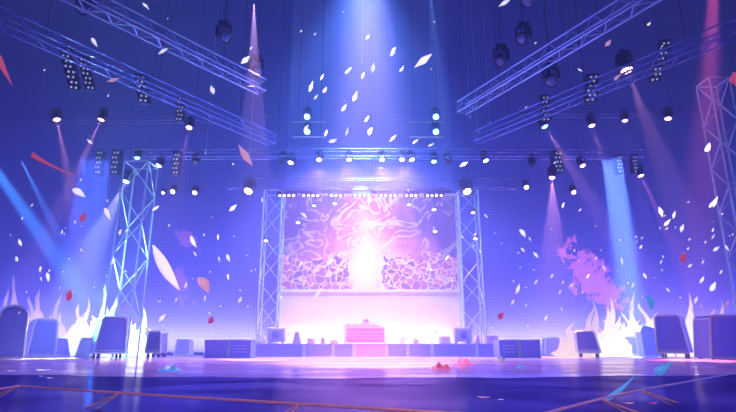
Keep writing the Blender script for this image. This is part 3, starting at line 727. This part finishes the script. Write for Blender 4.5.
# ------------------------------------------------------------------ flames
def flame_mat(name, lo, hi, s):
    m = bpy.data.materials.new(name); m.use_nodes = True; nt = m.node_tree
    nt.nodes.remove(nt.nodes['Principled BSDF']); out = nt.nodes['Material Output']
    tc = nd(nt, 'ShaderNodeTexCoord'); sp = nd(nt, 'ShaderNodeSeparateXYZ'); nt.links.new(tc.outputs['Object'], sp.inputs[0])
    nz = nd(nt, 'ShaderNodeTexNoise'); nz.inputs['Scale'].default_value = 2.2; nz.inputs['Detail'].default_value = 3; nt.links.new(tc.outputs['Object'], nz.inputs['Vector'])
    k = math_node(nt, 'ADD', math_node(nt, 'DIVIDE', sp.outputs[2], 3.4), math_node(nt, 'MULTIPLY', math_node(nt, 'SUBTRACT', nz.outputs['Fac'], .5), .8), clamp=True)
    em = nd(nt, 'ShaderNodeEmission'); em.inputs[1].default_value = s
    nt.links.new(mix_col(nt, k, lo, hi), em.inputs[0])
    tr = nd(nt, 'ShaderNodeBsdfTransparent'); ms = nd(nt, 'ShaderNodeMixShader')
    mr = nd(nt, 'ShaderNodeMapRange'); mr.inputs[1].default_value = .35; mr.inputs[2].default_value = 1.05; mr.inputs[3].default_value = .9; mr.inputs[4].default_value = .15
    nt.links.new(k, mr.inputs[0]); nt.links.new(mr.outputs[0], ms.inputs[0])
    nt.links.new(tr.outputs[0], ms.inputs[1]); nt.links.new(em.outputs[0], ms.inputs[2]); nt.links.new(ms.outputs[0], out.inputs[0])
    return m
FL_W = flame_mat('flame_white', (1, .93, 1), (.86, .70, 1), 1.6)
FL_P = flame_mat('flame_lilac', (1, .78, .98), (.72, .50, 1.0), 1.25)
FL_C = flame_mat('flame_cyan', (.9, .98, 1), (.60, .85, 1), 4)
def flame(px, wpx, top, label, m, Y=28.0, seed=0):
    rnd = random.Random(seed); p = P(px, 356, Y); w_ = wpx*Y/525; h = P(px, top, Y).z
    t = thing('flame_jet', label, 'flame', (p.x, Y, 0), 0, 'white and lilac stage flames')
    n = max(4, int(wpx/5))
    for k in range(n):
        fx = (k+.5)/n-.5; hh = h*(1-abs(fx)*.9)*rnd.uniform(.55, 1.0)
        if k == n//2: hh = h
        r = w_/n*rnd.uniform(1.1, 1.7)
        mb = MB(); rings = []; N = 14; seg = 9; ph = rnd.uniform(0, 6); amp = rnd.uniform(.15, .4)*r*1.4
        for i in range(N):
            u = i/(N-1); rad = r*(1-u)**.62*(.6+.6*math.sin(PI*min(1, u*1.15+.2)))*(1+.25*math.sin(u*17+ph)) + .004
            cx = fx*w_*(1-.25*u)+amp*math.sin(ph+u*6.5)*u*1.6; cy = rnd.uniform(-.05, .05)+.25*math.sin(ph*2+u*4)*u
            rings.append([mb.bm.verts.new((cx+rad*math.cos(2*PI*j/seg), cy+rad*.6*math.sin(2*PI*j/seg), u*hh)) for j in range(seg)])
        for a_, b_ in zip(rings, rings[1:]):
            for j in range(seg): mb.bm.faces.new((a_[j], a_[(j+1) % seg], b_[(j+1) % seg], b_[j]))
        mb.bm.faces.new(list(reversed(rings[0]))); mb.bm.faces.new(rings[-1])
        mb.build('flame_tongue', m, t, True)
    MB().lathe([(.22, 0), (.22, .12), (.14, .2)], 14).build('burner', DARK, t)
flame(2, 22, 276, 'lilac flame at the left edge behind the round-shouldered speaker', FL_P, 29.6, 1)
flame(28, 34, 288, 'lilac flame behind the violet speaker second from the left edge', FL_P, 29.8, 2)
flame(52, 26, 292, 'pink flame between the violet speaker and the small leaning ones', FL_P, 30.4, 3)
flame(76, 30, 296, 'white flame left of the big blue castered speaker', FL_W, 29.6, 4)
flame(99, 38, 284, 'brightest bluish white flame bursting behind the big blue castered speaker on the left', FL_C, 30.5, 5)
flame(136, 30, 306, 'bluish white flame just right of the left lattice tower foot', FL_C, 31.2, 6)
flame(572, 30, 322, 'low lilac flame left of the leaning castered speaker on the right', FL_P, 29.8, 7)
flame(596, 30, 300, 'lilac flame behind the leaning castered speaker on the right', FL_P, 30.4, 8)
flame(614, 30, 296, 'white flame between the leaning castered speaker and the lilac tapered one', FL_W, 29.6, 9)
flame(636, 30, 290, 'tallest white flame behind the lilac tapered speaker on the right', FL_W, 30.2, 10)
flame(654, 26, 302, 'white flame behind the tall round-topped speaker', FL_W, 30.8, 11)
flame(696, 30, 290, 'white flame between the two big blue speakers on the right', FL_W, 29.8, 12)
flame(726, 30, 300, 'lilac flame behind the speaker cut by the right edge', FL_P, 30.2, 13)

# ------------------------------------------------------------------ foreground rail trusses
def rail(label, pts2, dz, side):
    top = [PZ(x, y, dz) for x, y in pts2]
    t = thing('floor_rail', label, 'rail', (top[0].x, top[0].y, -.06), 0)
    o = Vector((top[0].x, top[0].y, -.06)); zf = -.045
    rel = [p-o for p in top]
    for a, b in zip(rel, rel[1:]): MB().tube(a, b, .012, 8).build('top_rail', COPPER, t)
    ax = (rel[-1]-rel[0]).normalized(); n = Vector((-ax.y, ax.x, 0))
    if n.y > 0: n = -n
    off = n*.42
    MB().tube(rel[0]+off-Vector((0, 0, rel[0].z-.015)), rel[-1]+off-Vector((0, 0, rel[-1].z-.015)), .009, 8).build('bottom_rail', COPPER, t)
    return t, rel, off, o
def rail_legs(t, rel, off, fracs):
    L = rel[-1]-rel[0]
    for fr in fracs:
        # foot spreads both ways from the rail
        d = fr*(len(rel)-1); i = min(len(rel)-2, int(d)); a = rel[i].lerp(rel[i+1], d-i)
        for s in (-.14, .14):
            b = a+off+L.normalized()*s; b.z = .012
            MB().tube(a, b, .008, 6).build('leg', COPPER, t)
        b = a-off*.12; b.z = .012
        MB().tube(a, b, .008, 6).build('leg', COPPER, t)
ZR = .11
t, rel, off, o = rail('thin copper floor rail with splayed legs running from the left edge to the centre', [(-14, 391), (20, 386), (120, 393), (299, 404), (480, 415)], ZR, -1)
for i, a in ((1, rel[1]), (2, rel[2]), (3, rel[3])):
    L = (rel[-1]-rel[1]).normalized()
    for s in (-.13, .10):
        b = a+off+L*s; b.z = .012; MB().tube(a, b, .009, 6).build('leg', COPPER, t)
t, rel, off, o = rail('thin copper floor rail rising from the bottom edge to the right edge', [(520, 420), (600, 399), (640, 390), (760, 369)], ZR, 1)
for a in rel[1:3]:
    L = (rel[-1]-rel[1]).normalized()
    for s in (-.16, .16):
        b = a+off+L*s; b.z = .012; MB().tube(a, b, .009, 6).build('leg', COPPER, t)

# ------------------------------------------------------------------ confetti
def conf_mesh(kind, wid, bend):
    mb = MB(); n = 9; th = .012; rows = []
    for i in range(n):
        u = i/(n-1)
        if kind == 'diamond': hw = wid*min(u/.45, (1-u)/.55)/2
        elif kind == 'petal': hw = wid*math.sin(PI*u**.8)/2
        elif kind == 'drop': hw = wid*math.sin(PI*u**.45)/2
        elif kind == 'shard': hw = wid*(1-u)*(1 if u > .01 else .9)/2
        else: hw = wid*(.5 if 0 < i < n-1 else .42)
        hw = max(hw, .004); x = u-.5; z = bend*(4*x*x); sk = bend*.6*(4*x*x) if kind == 'petal' else 0
        rows.append([mb.bm.verts.new((x, s*hw+sk, z+dz)) for s, dz in ((-1, th), (1, th), (1, -th), (-1, -th))])
    for a, b in zip(rows, rows[1:]):
        for j in range(4): mb.bm.faces.new((a[j], a[(j+1) % 4], b[(j+1) % 4], b[j]))
    mb.bm.faces.new(list(reversed(rows[0]))); mb.bm.faces.new(rows[-1])
    return mb
CM = {}
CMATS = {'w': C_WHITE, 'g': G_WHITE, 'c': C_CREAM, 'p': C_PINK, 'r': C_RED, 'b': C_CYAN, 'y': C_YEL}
def confetti(x0, y0, x1, y1, wr, kind, col, label, group=None, L=None, rnd=random, Y=None, name='confetti_flake'):
    lp = math.hypot(x1-x0, y1-y0); L = L or (.16 if lp < 14 else .012*lp)
    Y = Y or max(3.0, min(24, 500*L/lp))
    wk = round(wr, 1); bend = rnd.choice((.06, .12, -.1)); key = (kind, wk, bend, col)
    A, B = P(x0, y0, Y), P(x1, y1, Y); X = (B-A); ln = X.length; X.normalize()
    N0 = (CAM-(A+B)/2).normalized(); Yv = N0.cross(X).normalized()
    Rm = Matrix((X, Yv, X.cross(Yv))).transposed()
    Rm = Rm @ Matrix.Rotation(rnd.uniform(-.5, .5), 3, 'X')
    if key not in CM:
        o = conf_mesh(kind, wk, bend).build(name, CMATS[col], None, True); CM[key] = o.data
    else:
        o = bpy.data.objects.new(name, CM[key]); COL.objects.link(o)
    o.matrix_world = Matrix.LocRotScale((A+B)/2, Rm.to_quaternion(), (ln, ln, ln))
    return tag(o, label, 'confetti', group)
big = [
 (153, 248, 179, 292, .24, 'petal', 'w', 'largest white confetti petal, curved, falling before the left LED wall'),
 (239, 146, 253, 167, .32, 'diamond', 'p', 'pale pink confetti diamond beside the left end of the lamps'),
 (199, 276, 210, 292, .45, 'petal', 'p', 'salmon pink confetti petal below right of the largest white one'),
 (415, 67, 433, 53, .30, 'diamond', 'g', 'bright white diamond flake high right of centre'),
 (28, 154, 70, 175, .15, 'shard', 'r', 'long red pointed shard high on the left'),
 (-2, 58, 13, 87, .2, 'shard', 'r', 'red pointed shard cut by the upper left edge'),
 (241, 64, 250, 56, .45, 'diamond', 'g', 'bright white flake beside the tall pink cone beam'),
 (72, 188, 85, 196, .42, 'petal', 'w', 'bent white flake on the left below the long red shard'),
 (104, 207, 110, 219, .35, 'petal', 'w', 'white crescent flake left of the left lattice tower'),
 (597, 407, 634, 380, .14, 'petal', 'b', 'long cyan confetti sliver lowest on the right, over the floor'),
 (656, 374, 673, 361, .40, 'drop', 'b', 'blue teardrop flake just above the floor on the right'),
 (649, 295, 653, 310, .45, 'petal', 'b', 'pale cyan drop flake before the right flames'),
 (734, 71, 740, 88, .8, 'diamond', 'r', 'red flake cut by the upper right edge'),
 (605, 47, 611, 40, .5, 'diamond', 'p', 'pale pink flake above the big pink lamp'),
 (613, 81, 621, 74, .28, 'diamond', 'p', 'slim pink flake just below left of the big pink lamp'),
 (107, 82, 120, 78, .26, 'diamond', 'p', 'slim pink flake under the big left hanging array'),
 (91, 37, 97, 46, .35, 'petal', 'w', 'white crescent flake left of the bright left truss'),
 (158, 54, 168, 48, .3, 'diamond', 'w', 'white flake touching the bright left truss in the picture'),
 (211, 86, 214, 95, .5, 'diamond', 'w', 'stubby white flake right of the bright left truss'),
 (142, 2, 149, 9, .3, 'diamond', 'w', 'white flake at the top edge above the bright left truss'),
 (499, 6, 511, -1, .35, 'diamond', 'w', 'white flake cut by the top edge right of centre'),
 (669, 206, 657, 200, .3, 'diamond', 'w', ''),
 (681, 262, 686, 252, .45, 'petal', 'r', 'red petal flake on the right LED wall side'),
 (81, 222, 85, 212, .5, 'petal', 'r', 'red petal flake left of the white crescent one'),
 (68, 301, 71, 289, .5, 'petal', 'r', 'red petal flake above the left flames'),
 (499, 319, 503, 312, .7, 'petal', 'r', 'red petal flake above the right subwoofers'),
 (209, 324, 213, 316, .6, 'petal', 'r', 'red petal flake above the left subwoofers'),
 (314, 298, 322, 288, .3, 'diamond', 'w', 'slanting white flake before the fascia panel'),
]
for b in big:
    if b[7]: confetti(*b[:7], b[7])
mid = [(311, 87, 12, 70, 'c'), (322, 77, 8, 60, 'c'), (325, 90, 7, 55, 'c'), (348, 71, 9, 45, 'w'), (363, 75, 7, 65, 'c'), (373, 68, 10, 82, 'w'), (393, 52, 9, 65, 'c'), (402, 69, 8, 55, 'w'),
 (355, 97, 11, 68, 'c'), (344, 108, 9, 55, 'c'), (367, 119, 7, 55, 'c'), (306, 128, 9, 55, 'w'), (326, 133, 7, 70, 'c'), (347, 132, 9, 75, 'w'), (370, 131, 8, 65, 'c'), (393, 138, 10, 45, 'c'), (316, 97, 7, 50, 'w'),
 (333, 141, 9, 20, 'w'), (415, 142, 8, 40, 'w'), (431, 145, 7, 25, 'w'), (464, 164, 10, 30, 'c'), (90, 142, 8, -40, 'w'), (156, 208, 8, 35, 'c'), (233, 208, 10, 42, 'c'), (193, 242, 13, -65, 'w'), (195, 254, 6, -60, 'w'),
 (20, 243, 8, -70, 'w'), (17, 259, 6, -75, 'w'), (113, 262, 8, 45, 'w'), (228, 258, 8, -70, 'w'), (219, 259, 6, -75, 'w'), (218, 237, 6, 90, 'c'), (708, 148, 10, 65, 'c'), (715, 202, 12, 68, 'c'), (711, 205, 7, 60, 'c'),
 (661, 212, 11, -70, 'c'), (674, 215, 8, 75, 'c'), (667, 223, 9, 45, 'c'), (682, 228, 9, 70, 'w'), (713, 230, 5, 70, 'w'), (713, 237, 5, 60, 'w'), (716, 249, 8, 35, 'w'), (727, 248, 7, -60, 'w'), (622, 261, 8, -80, 'w'),
 (641, 247, 5, 60, 'w'), (642, 238, 4, 40, 'w'), (636, 237, 4, 50, 'w'), (523, 233, 10, -55, 'w'), (530, 239, 5, -60, 'w'), (523, 250, 6, -50, 'w'), (536, 255, 8, -50, 'w'), (518, 289, 11, 70, 'w'), (513, 302, 6, 65, 'w'),
 (162, 318, 10, 48, 'w'), (48, 277, 10, -80, 'w'), (41, 279, 5, -70, 'w'), (40, 270, 5, -85, 'w'), (205, 298, 6, 80, 'w'), (228, 277, 6, -80, 'c'), (649, 24, 5, 40, 'w'), (580, 70, 6, -30, 'w'), (702, 280, 9, 60, 'w'),
 (713, 287, 11, 60, 'w'), (696, 300, 8, 70, 'w'), (727, 303, 8, 65, 'p'), (668, 290, 6, -50, 'w'), (560, 292, 5, 60, 'w'), (572, 285, 5, 50, 'w'), (546, 318, 6, 60, 'w'), (588, 276, 5, 60, 'c'), (536, 282, 6, 55, 'w'),
 (552, 276, 5, 60, 'w'), (604, 268, 6, -70, 'w'), (596, 258, 5, 60, 'w'), (645, 276, 7, -60, 'w'), (633, 285, 6, 70, 'w'), (661, 262, 5, 60, 'w'), (690, 266, 5, 40, 'w'), (703, 262, 5, 60, 'w'), (721, 272, 5, 60, 'w'),
 (251, 48, 5, 50, 'w'), (93, 57, 4, 0, 'w'), (315, 34, 4, 50, 'w'), (368, 37, 7, 50, 'w'), (563, 205, 6, 70, 'c'), (580, 210, 5, 40, 'w'), (304, 215, 8, -40, 'w'), (262, 200, 5, 80, 'w'), (486, 216, 6, -50, 'w'),
 (330, 262, 10, 40, 'w'), (447, 258, 6, 60, 'w'), (300, 265, 8, 60, 'w'), (120, 232, 6, 70, 'w'), (135, 275, 6, 50, 'w'), (62, 232, 5, 70, 'w'), (32, 205, 4, 60, 'w'), (176, 300, 5, 70, 'w'), (186, 285, 6, 70, 'w'), (240, 300, 7, 60, 'w')]
def near(px, py):
    """a thing close by, named so that someone can find it"""
    return None
for i, (px, py, l, ang, c) in enumerate(mid):
    a = math.radians(ang); dx, dy = math.cos(a)*l/2, -math.sin(a)*l/2
    rg = 'above the screen against the mesh scrim' if 290 < px < 440 and py < 150 else ('in the air left of the pink screen' if px < 280 else ('in the air right of the pink screen' if px > 458 else 'in front of the pink screen'))
    cn = {'w': 'white', 'c': 'cream', 'p': 'pink'}[c]
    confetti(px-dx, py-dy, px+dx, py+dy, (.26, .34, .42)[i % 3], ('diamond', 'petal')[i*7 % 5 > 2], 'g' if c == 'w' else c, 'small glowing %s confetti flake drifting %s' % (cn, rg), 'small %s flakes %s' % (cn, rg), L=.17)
rnd = random.Random(5)
n = 0
while n < 120:
    px = rnd.uniform(2, 734); py = rnd.choice((rnd.uniform(10, 330), rnd.uniform(200, 340), rnd.uniform(220, 330)))
    if 285 < px < 455 and py > 195 and rnd.random() < .75: continue
    if py < 150 and rnd.random() < .5: continue
    l = rnd.uniform(1.4, 3.6); a = math.radians(rnd.uniform(35, 80)*rnd.choice((1, 1, -1)))
    dx, dy = math.cos(a)*l/2, -math.sin(a)*l/2
    sd = 'left' if px < 280 else ('right' if px > 458 else 'centre')
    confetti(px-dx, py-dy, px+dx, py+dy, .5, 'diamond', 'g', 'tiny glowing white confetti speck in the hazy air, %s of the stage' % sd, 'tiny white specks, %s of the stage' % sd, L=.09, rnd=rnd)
    n += 1
# on the deck
def fallen(px, py, lw, dw, col, label, kind='petal', ang=0, z=.012, group=None):
    p = PZ(px, py, z if py < 373 else -.005); ln = lw*p.y/525
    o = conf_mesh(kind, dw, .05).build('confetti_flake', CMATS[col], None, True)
    o.matrix_world = Matrix.LocRotScale(p+Vector((0, 0, .012+.05*ln)), Matrix.Rotation(math.radians(ang), 3, 'Z').to_quaternion(), (ln, ln, ln))
    tag(o, label, 'confetti', group)
def heap(px, py, lw, h, col, label, seed):
    """crumpled paper streamer lying on the deck"""
    p = PZ(px, py, 0); ln = lw*p.y/525; r_ = random.Random(seed); mb = MB(); n = 16; rows = []
    for i in range(n):
        u = i/(n-1); wv = .28*ln*(.3+math.sin(PI*u))
        rows.append([mb.bm.verts.new(((u-.5)*ln, s*wv+r_.uniform(-.06, .06)*ln, .012+h*math.sin(PI*u)*(.3+.7*abs(math.sin(u*9+seed)))*(1 if s == 0 else .15))) for s in (-1, 0, 1)])
    top = [v for r in rows for v in r]
    for a, b in zip(rows, rows[1:]):
        for j in range(2): mb.bm.faces.new((a[j], a[j+1], b[j+1], b[j]))
    lo = [[mb.bm.verts.new((v.co.x, v.co.y, v.co.z-.01)) for v in r] for r in rows]
    for a, b in zip(lo, lo[1:]):
        for j in range(2): mb.bm.faces.new((b[j], b[j+1], a[j+1], a[j]))
    for a, b, c, d in zip(rows, rows[1:], lo, lo[1:]):
        mb.bm.faces.new((b[0], a[0], c[0], d[0])) if False else None
    o = mb.build('paper_streamer', CMATS[col]); o.location = p
    tag(o, label, 'streamer')
heap(441, 369, 22, .16, 'r', 'crumpled red streamer lying nearer on the shiny deck right of centre', 1)
heap(463, 364.5, 20, .2, 'r', 'crumpled red streamer lying farther on the deck in front of the risers', 2)
heap(501, 362, 11, .22, 'y', 'crumpled yellow streamer on the deck before the right subwoofers', 3)
heap(521, 368, 8, .10, 'b', 'small crumpled blue streamer on the deck below the right subwoofers', 4)
heap(170, 371, 24, .14, 'b', 'crumpled cyan streamer on the deck below the left blue speakers', 5)
fallen(43, 371.5, 15, .5, 'w', 'long white flake lying on the deck at the left', ang=-8)
fallen(11, 372, 8, .5, 'w', 'short white flake lying on the deck near the left edge')
fallen(50, 379, 6, .6, 'w', 'small white flake on the dark front floor at the left, nearest the copper rail')
fallen(41, 377, 4, .6, 'w', 'tiny white flake on the dark front floor at the left, farther from the copper rail')
fallen(192, 400, 12, .35, 'w', 'white flake resting by the copper rail left of centre', ang=25)
fallen(484, 399, 12, .5, 'p', 'pale pink flake lying on the dark front floor right of centre', ang=-20)
fallen(501, 401, 6, .6, 'w', 'small white flake on the dark front floor right of the pale pink one')
fallen(629, 405, 10, .8, 'p', 'pink diamond flake lying on the dark front floor at the right', 'diamond')
fallen(653, 405, 10, .7, 'r', 'red flake lying on the dark front floor at the right', 'diamond', 20)
fallen(667, 401, 7, .6, 'w', 'white flake lying on the dark front floor right of the red one', ang=30)

# ------------------------------------------------------------------ light of the show
BLUE_W = (.05, .085, 1.0)
for sx in (-1, 1): area((sx*29.5, 26, 5.5), (sx*2, 28, 2.5), (.09, .13, 1.0), 2300, 12, 7, 100)   # unseen blue wash added at both sides to lift the mid blue
area((0, 17, 35), (0, 20, 0), (.02, .04, 1.0), 700, 50, 26)                      # faint blue fill added overhead, out of view
area((0, -12, 13), (0, 18, 1), (.12, .21, 1.0), 1500, 14, 5, 110)         # unseen fill added behind the camera for confetti and speakers
# pink-white footlights along the foot of the back wall
for x0, x1, c, pw in ((-27, -6.2, (.66, .46, 1.0), 2200), (6.2, 27, (.70, .45, 1.0), 2200)):
    area(((x0+x1)/2, 35.4, .25), ((x0+x1)/2, 36.6, 3), c, pw, x1-x0, .4, 160)
area((0, 33.3, .25), (0, 34, 2.5), (1, .66, .97), 560, 11, .35, 160)
# pink key added out of view in front, to brighten booth and platform
spot((0, 12, 14), (0, 30, 0.6), (1, .36, .80), 24000, 20, .8, .4)
# unseen keys added: pink-white to whiten the deck, warm pair for front rails
spot((0, 8, 7.4), (0, 19, 0), (1, .70, .97), 40000, 36, .8, .3)
for x in (-4, 4): spot((x, 0, 4), (x*.45, 4.6, 0), (1, .42, .45), 520, 70, 1, .15)
# uplights inside the four lattice towers
for px, Y, c, pw in ((267.5, 32.9, (.45, .75, 1), 2500), (474, 32.9, (.45, .75, 1), 2500), (121, 28.5, (.35, .75, 1), 2000)):
    p = P(px, 345, Y); spot((p.x, Y, .15), (p.x, Y, 9), c, pw*3, 30, .9, .2)
# top-centre cold backlight
spot(P(362, -40, 26), P(364, 330, 32), (.16, .36, 1), 62000, 84, 1, .6)
# pink and lilac wash from the bright lamps of the upper cross truss, towards the house
for px, c, pw in ((319, (.85, .35, 1), 5000), (349, (1, .40, .85), 6000), (382, (1, .42, .9), 7000), (403, (.85, .35, 1), 5500)):
    p = P(px, 166, YU-.6); spot(p, p+Vector((0, -2.2, -5)), c, pw*1.25, 110, 1, .12)
# shafts
spot(P(-40, 118, 24), P(90, 306, 26), (.08, .45, 1.0), 560000, 6.5, .5, .1)
spot(P(20, 158, 25), P(86, 290, 26.5), (.14, .42, 1.0), 110000, 7, .3, .04)
spot(P(254, 2, 24.0), P(254, 120, 23.6), (1, .5, .78), 90000, 10, .2, .02)
area(P(429, -20, 30), P(444, 140, 30.5), (.2, .5, 1), 60, .12, .12, 9)
area(P(713.5, -9, 21), P(708, 110, 21.3), (1, .12, .26), 220, .42, .42, 13)
area(P(612, 160, 30.5), P(634, 330, 29), (.14, .28, 1), 2200, 1.1, .6, 8)
area(P(96, 160, 30.0), P(68, 340, 29), (.12, .22, 1), 1400, 1.6, .6, 10)
spot(P(98, 312, 28.2), P(160, 140, 27), (.35, .75, 1), 8000, 80, .8, .2)
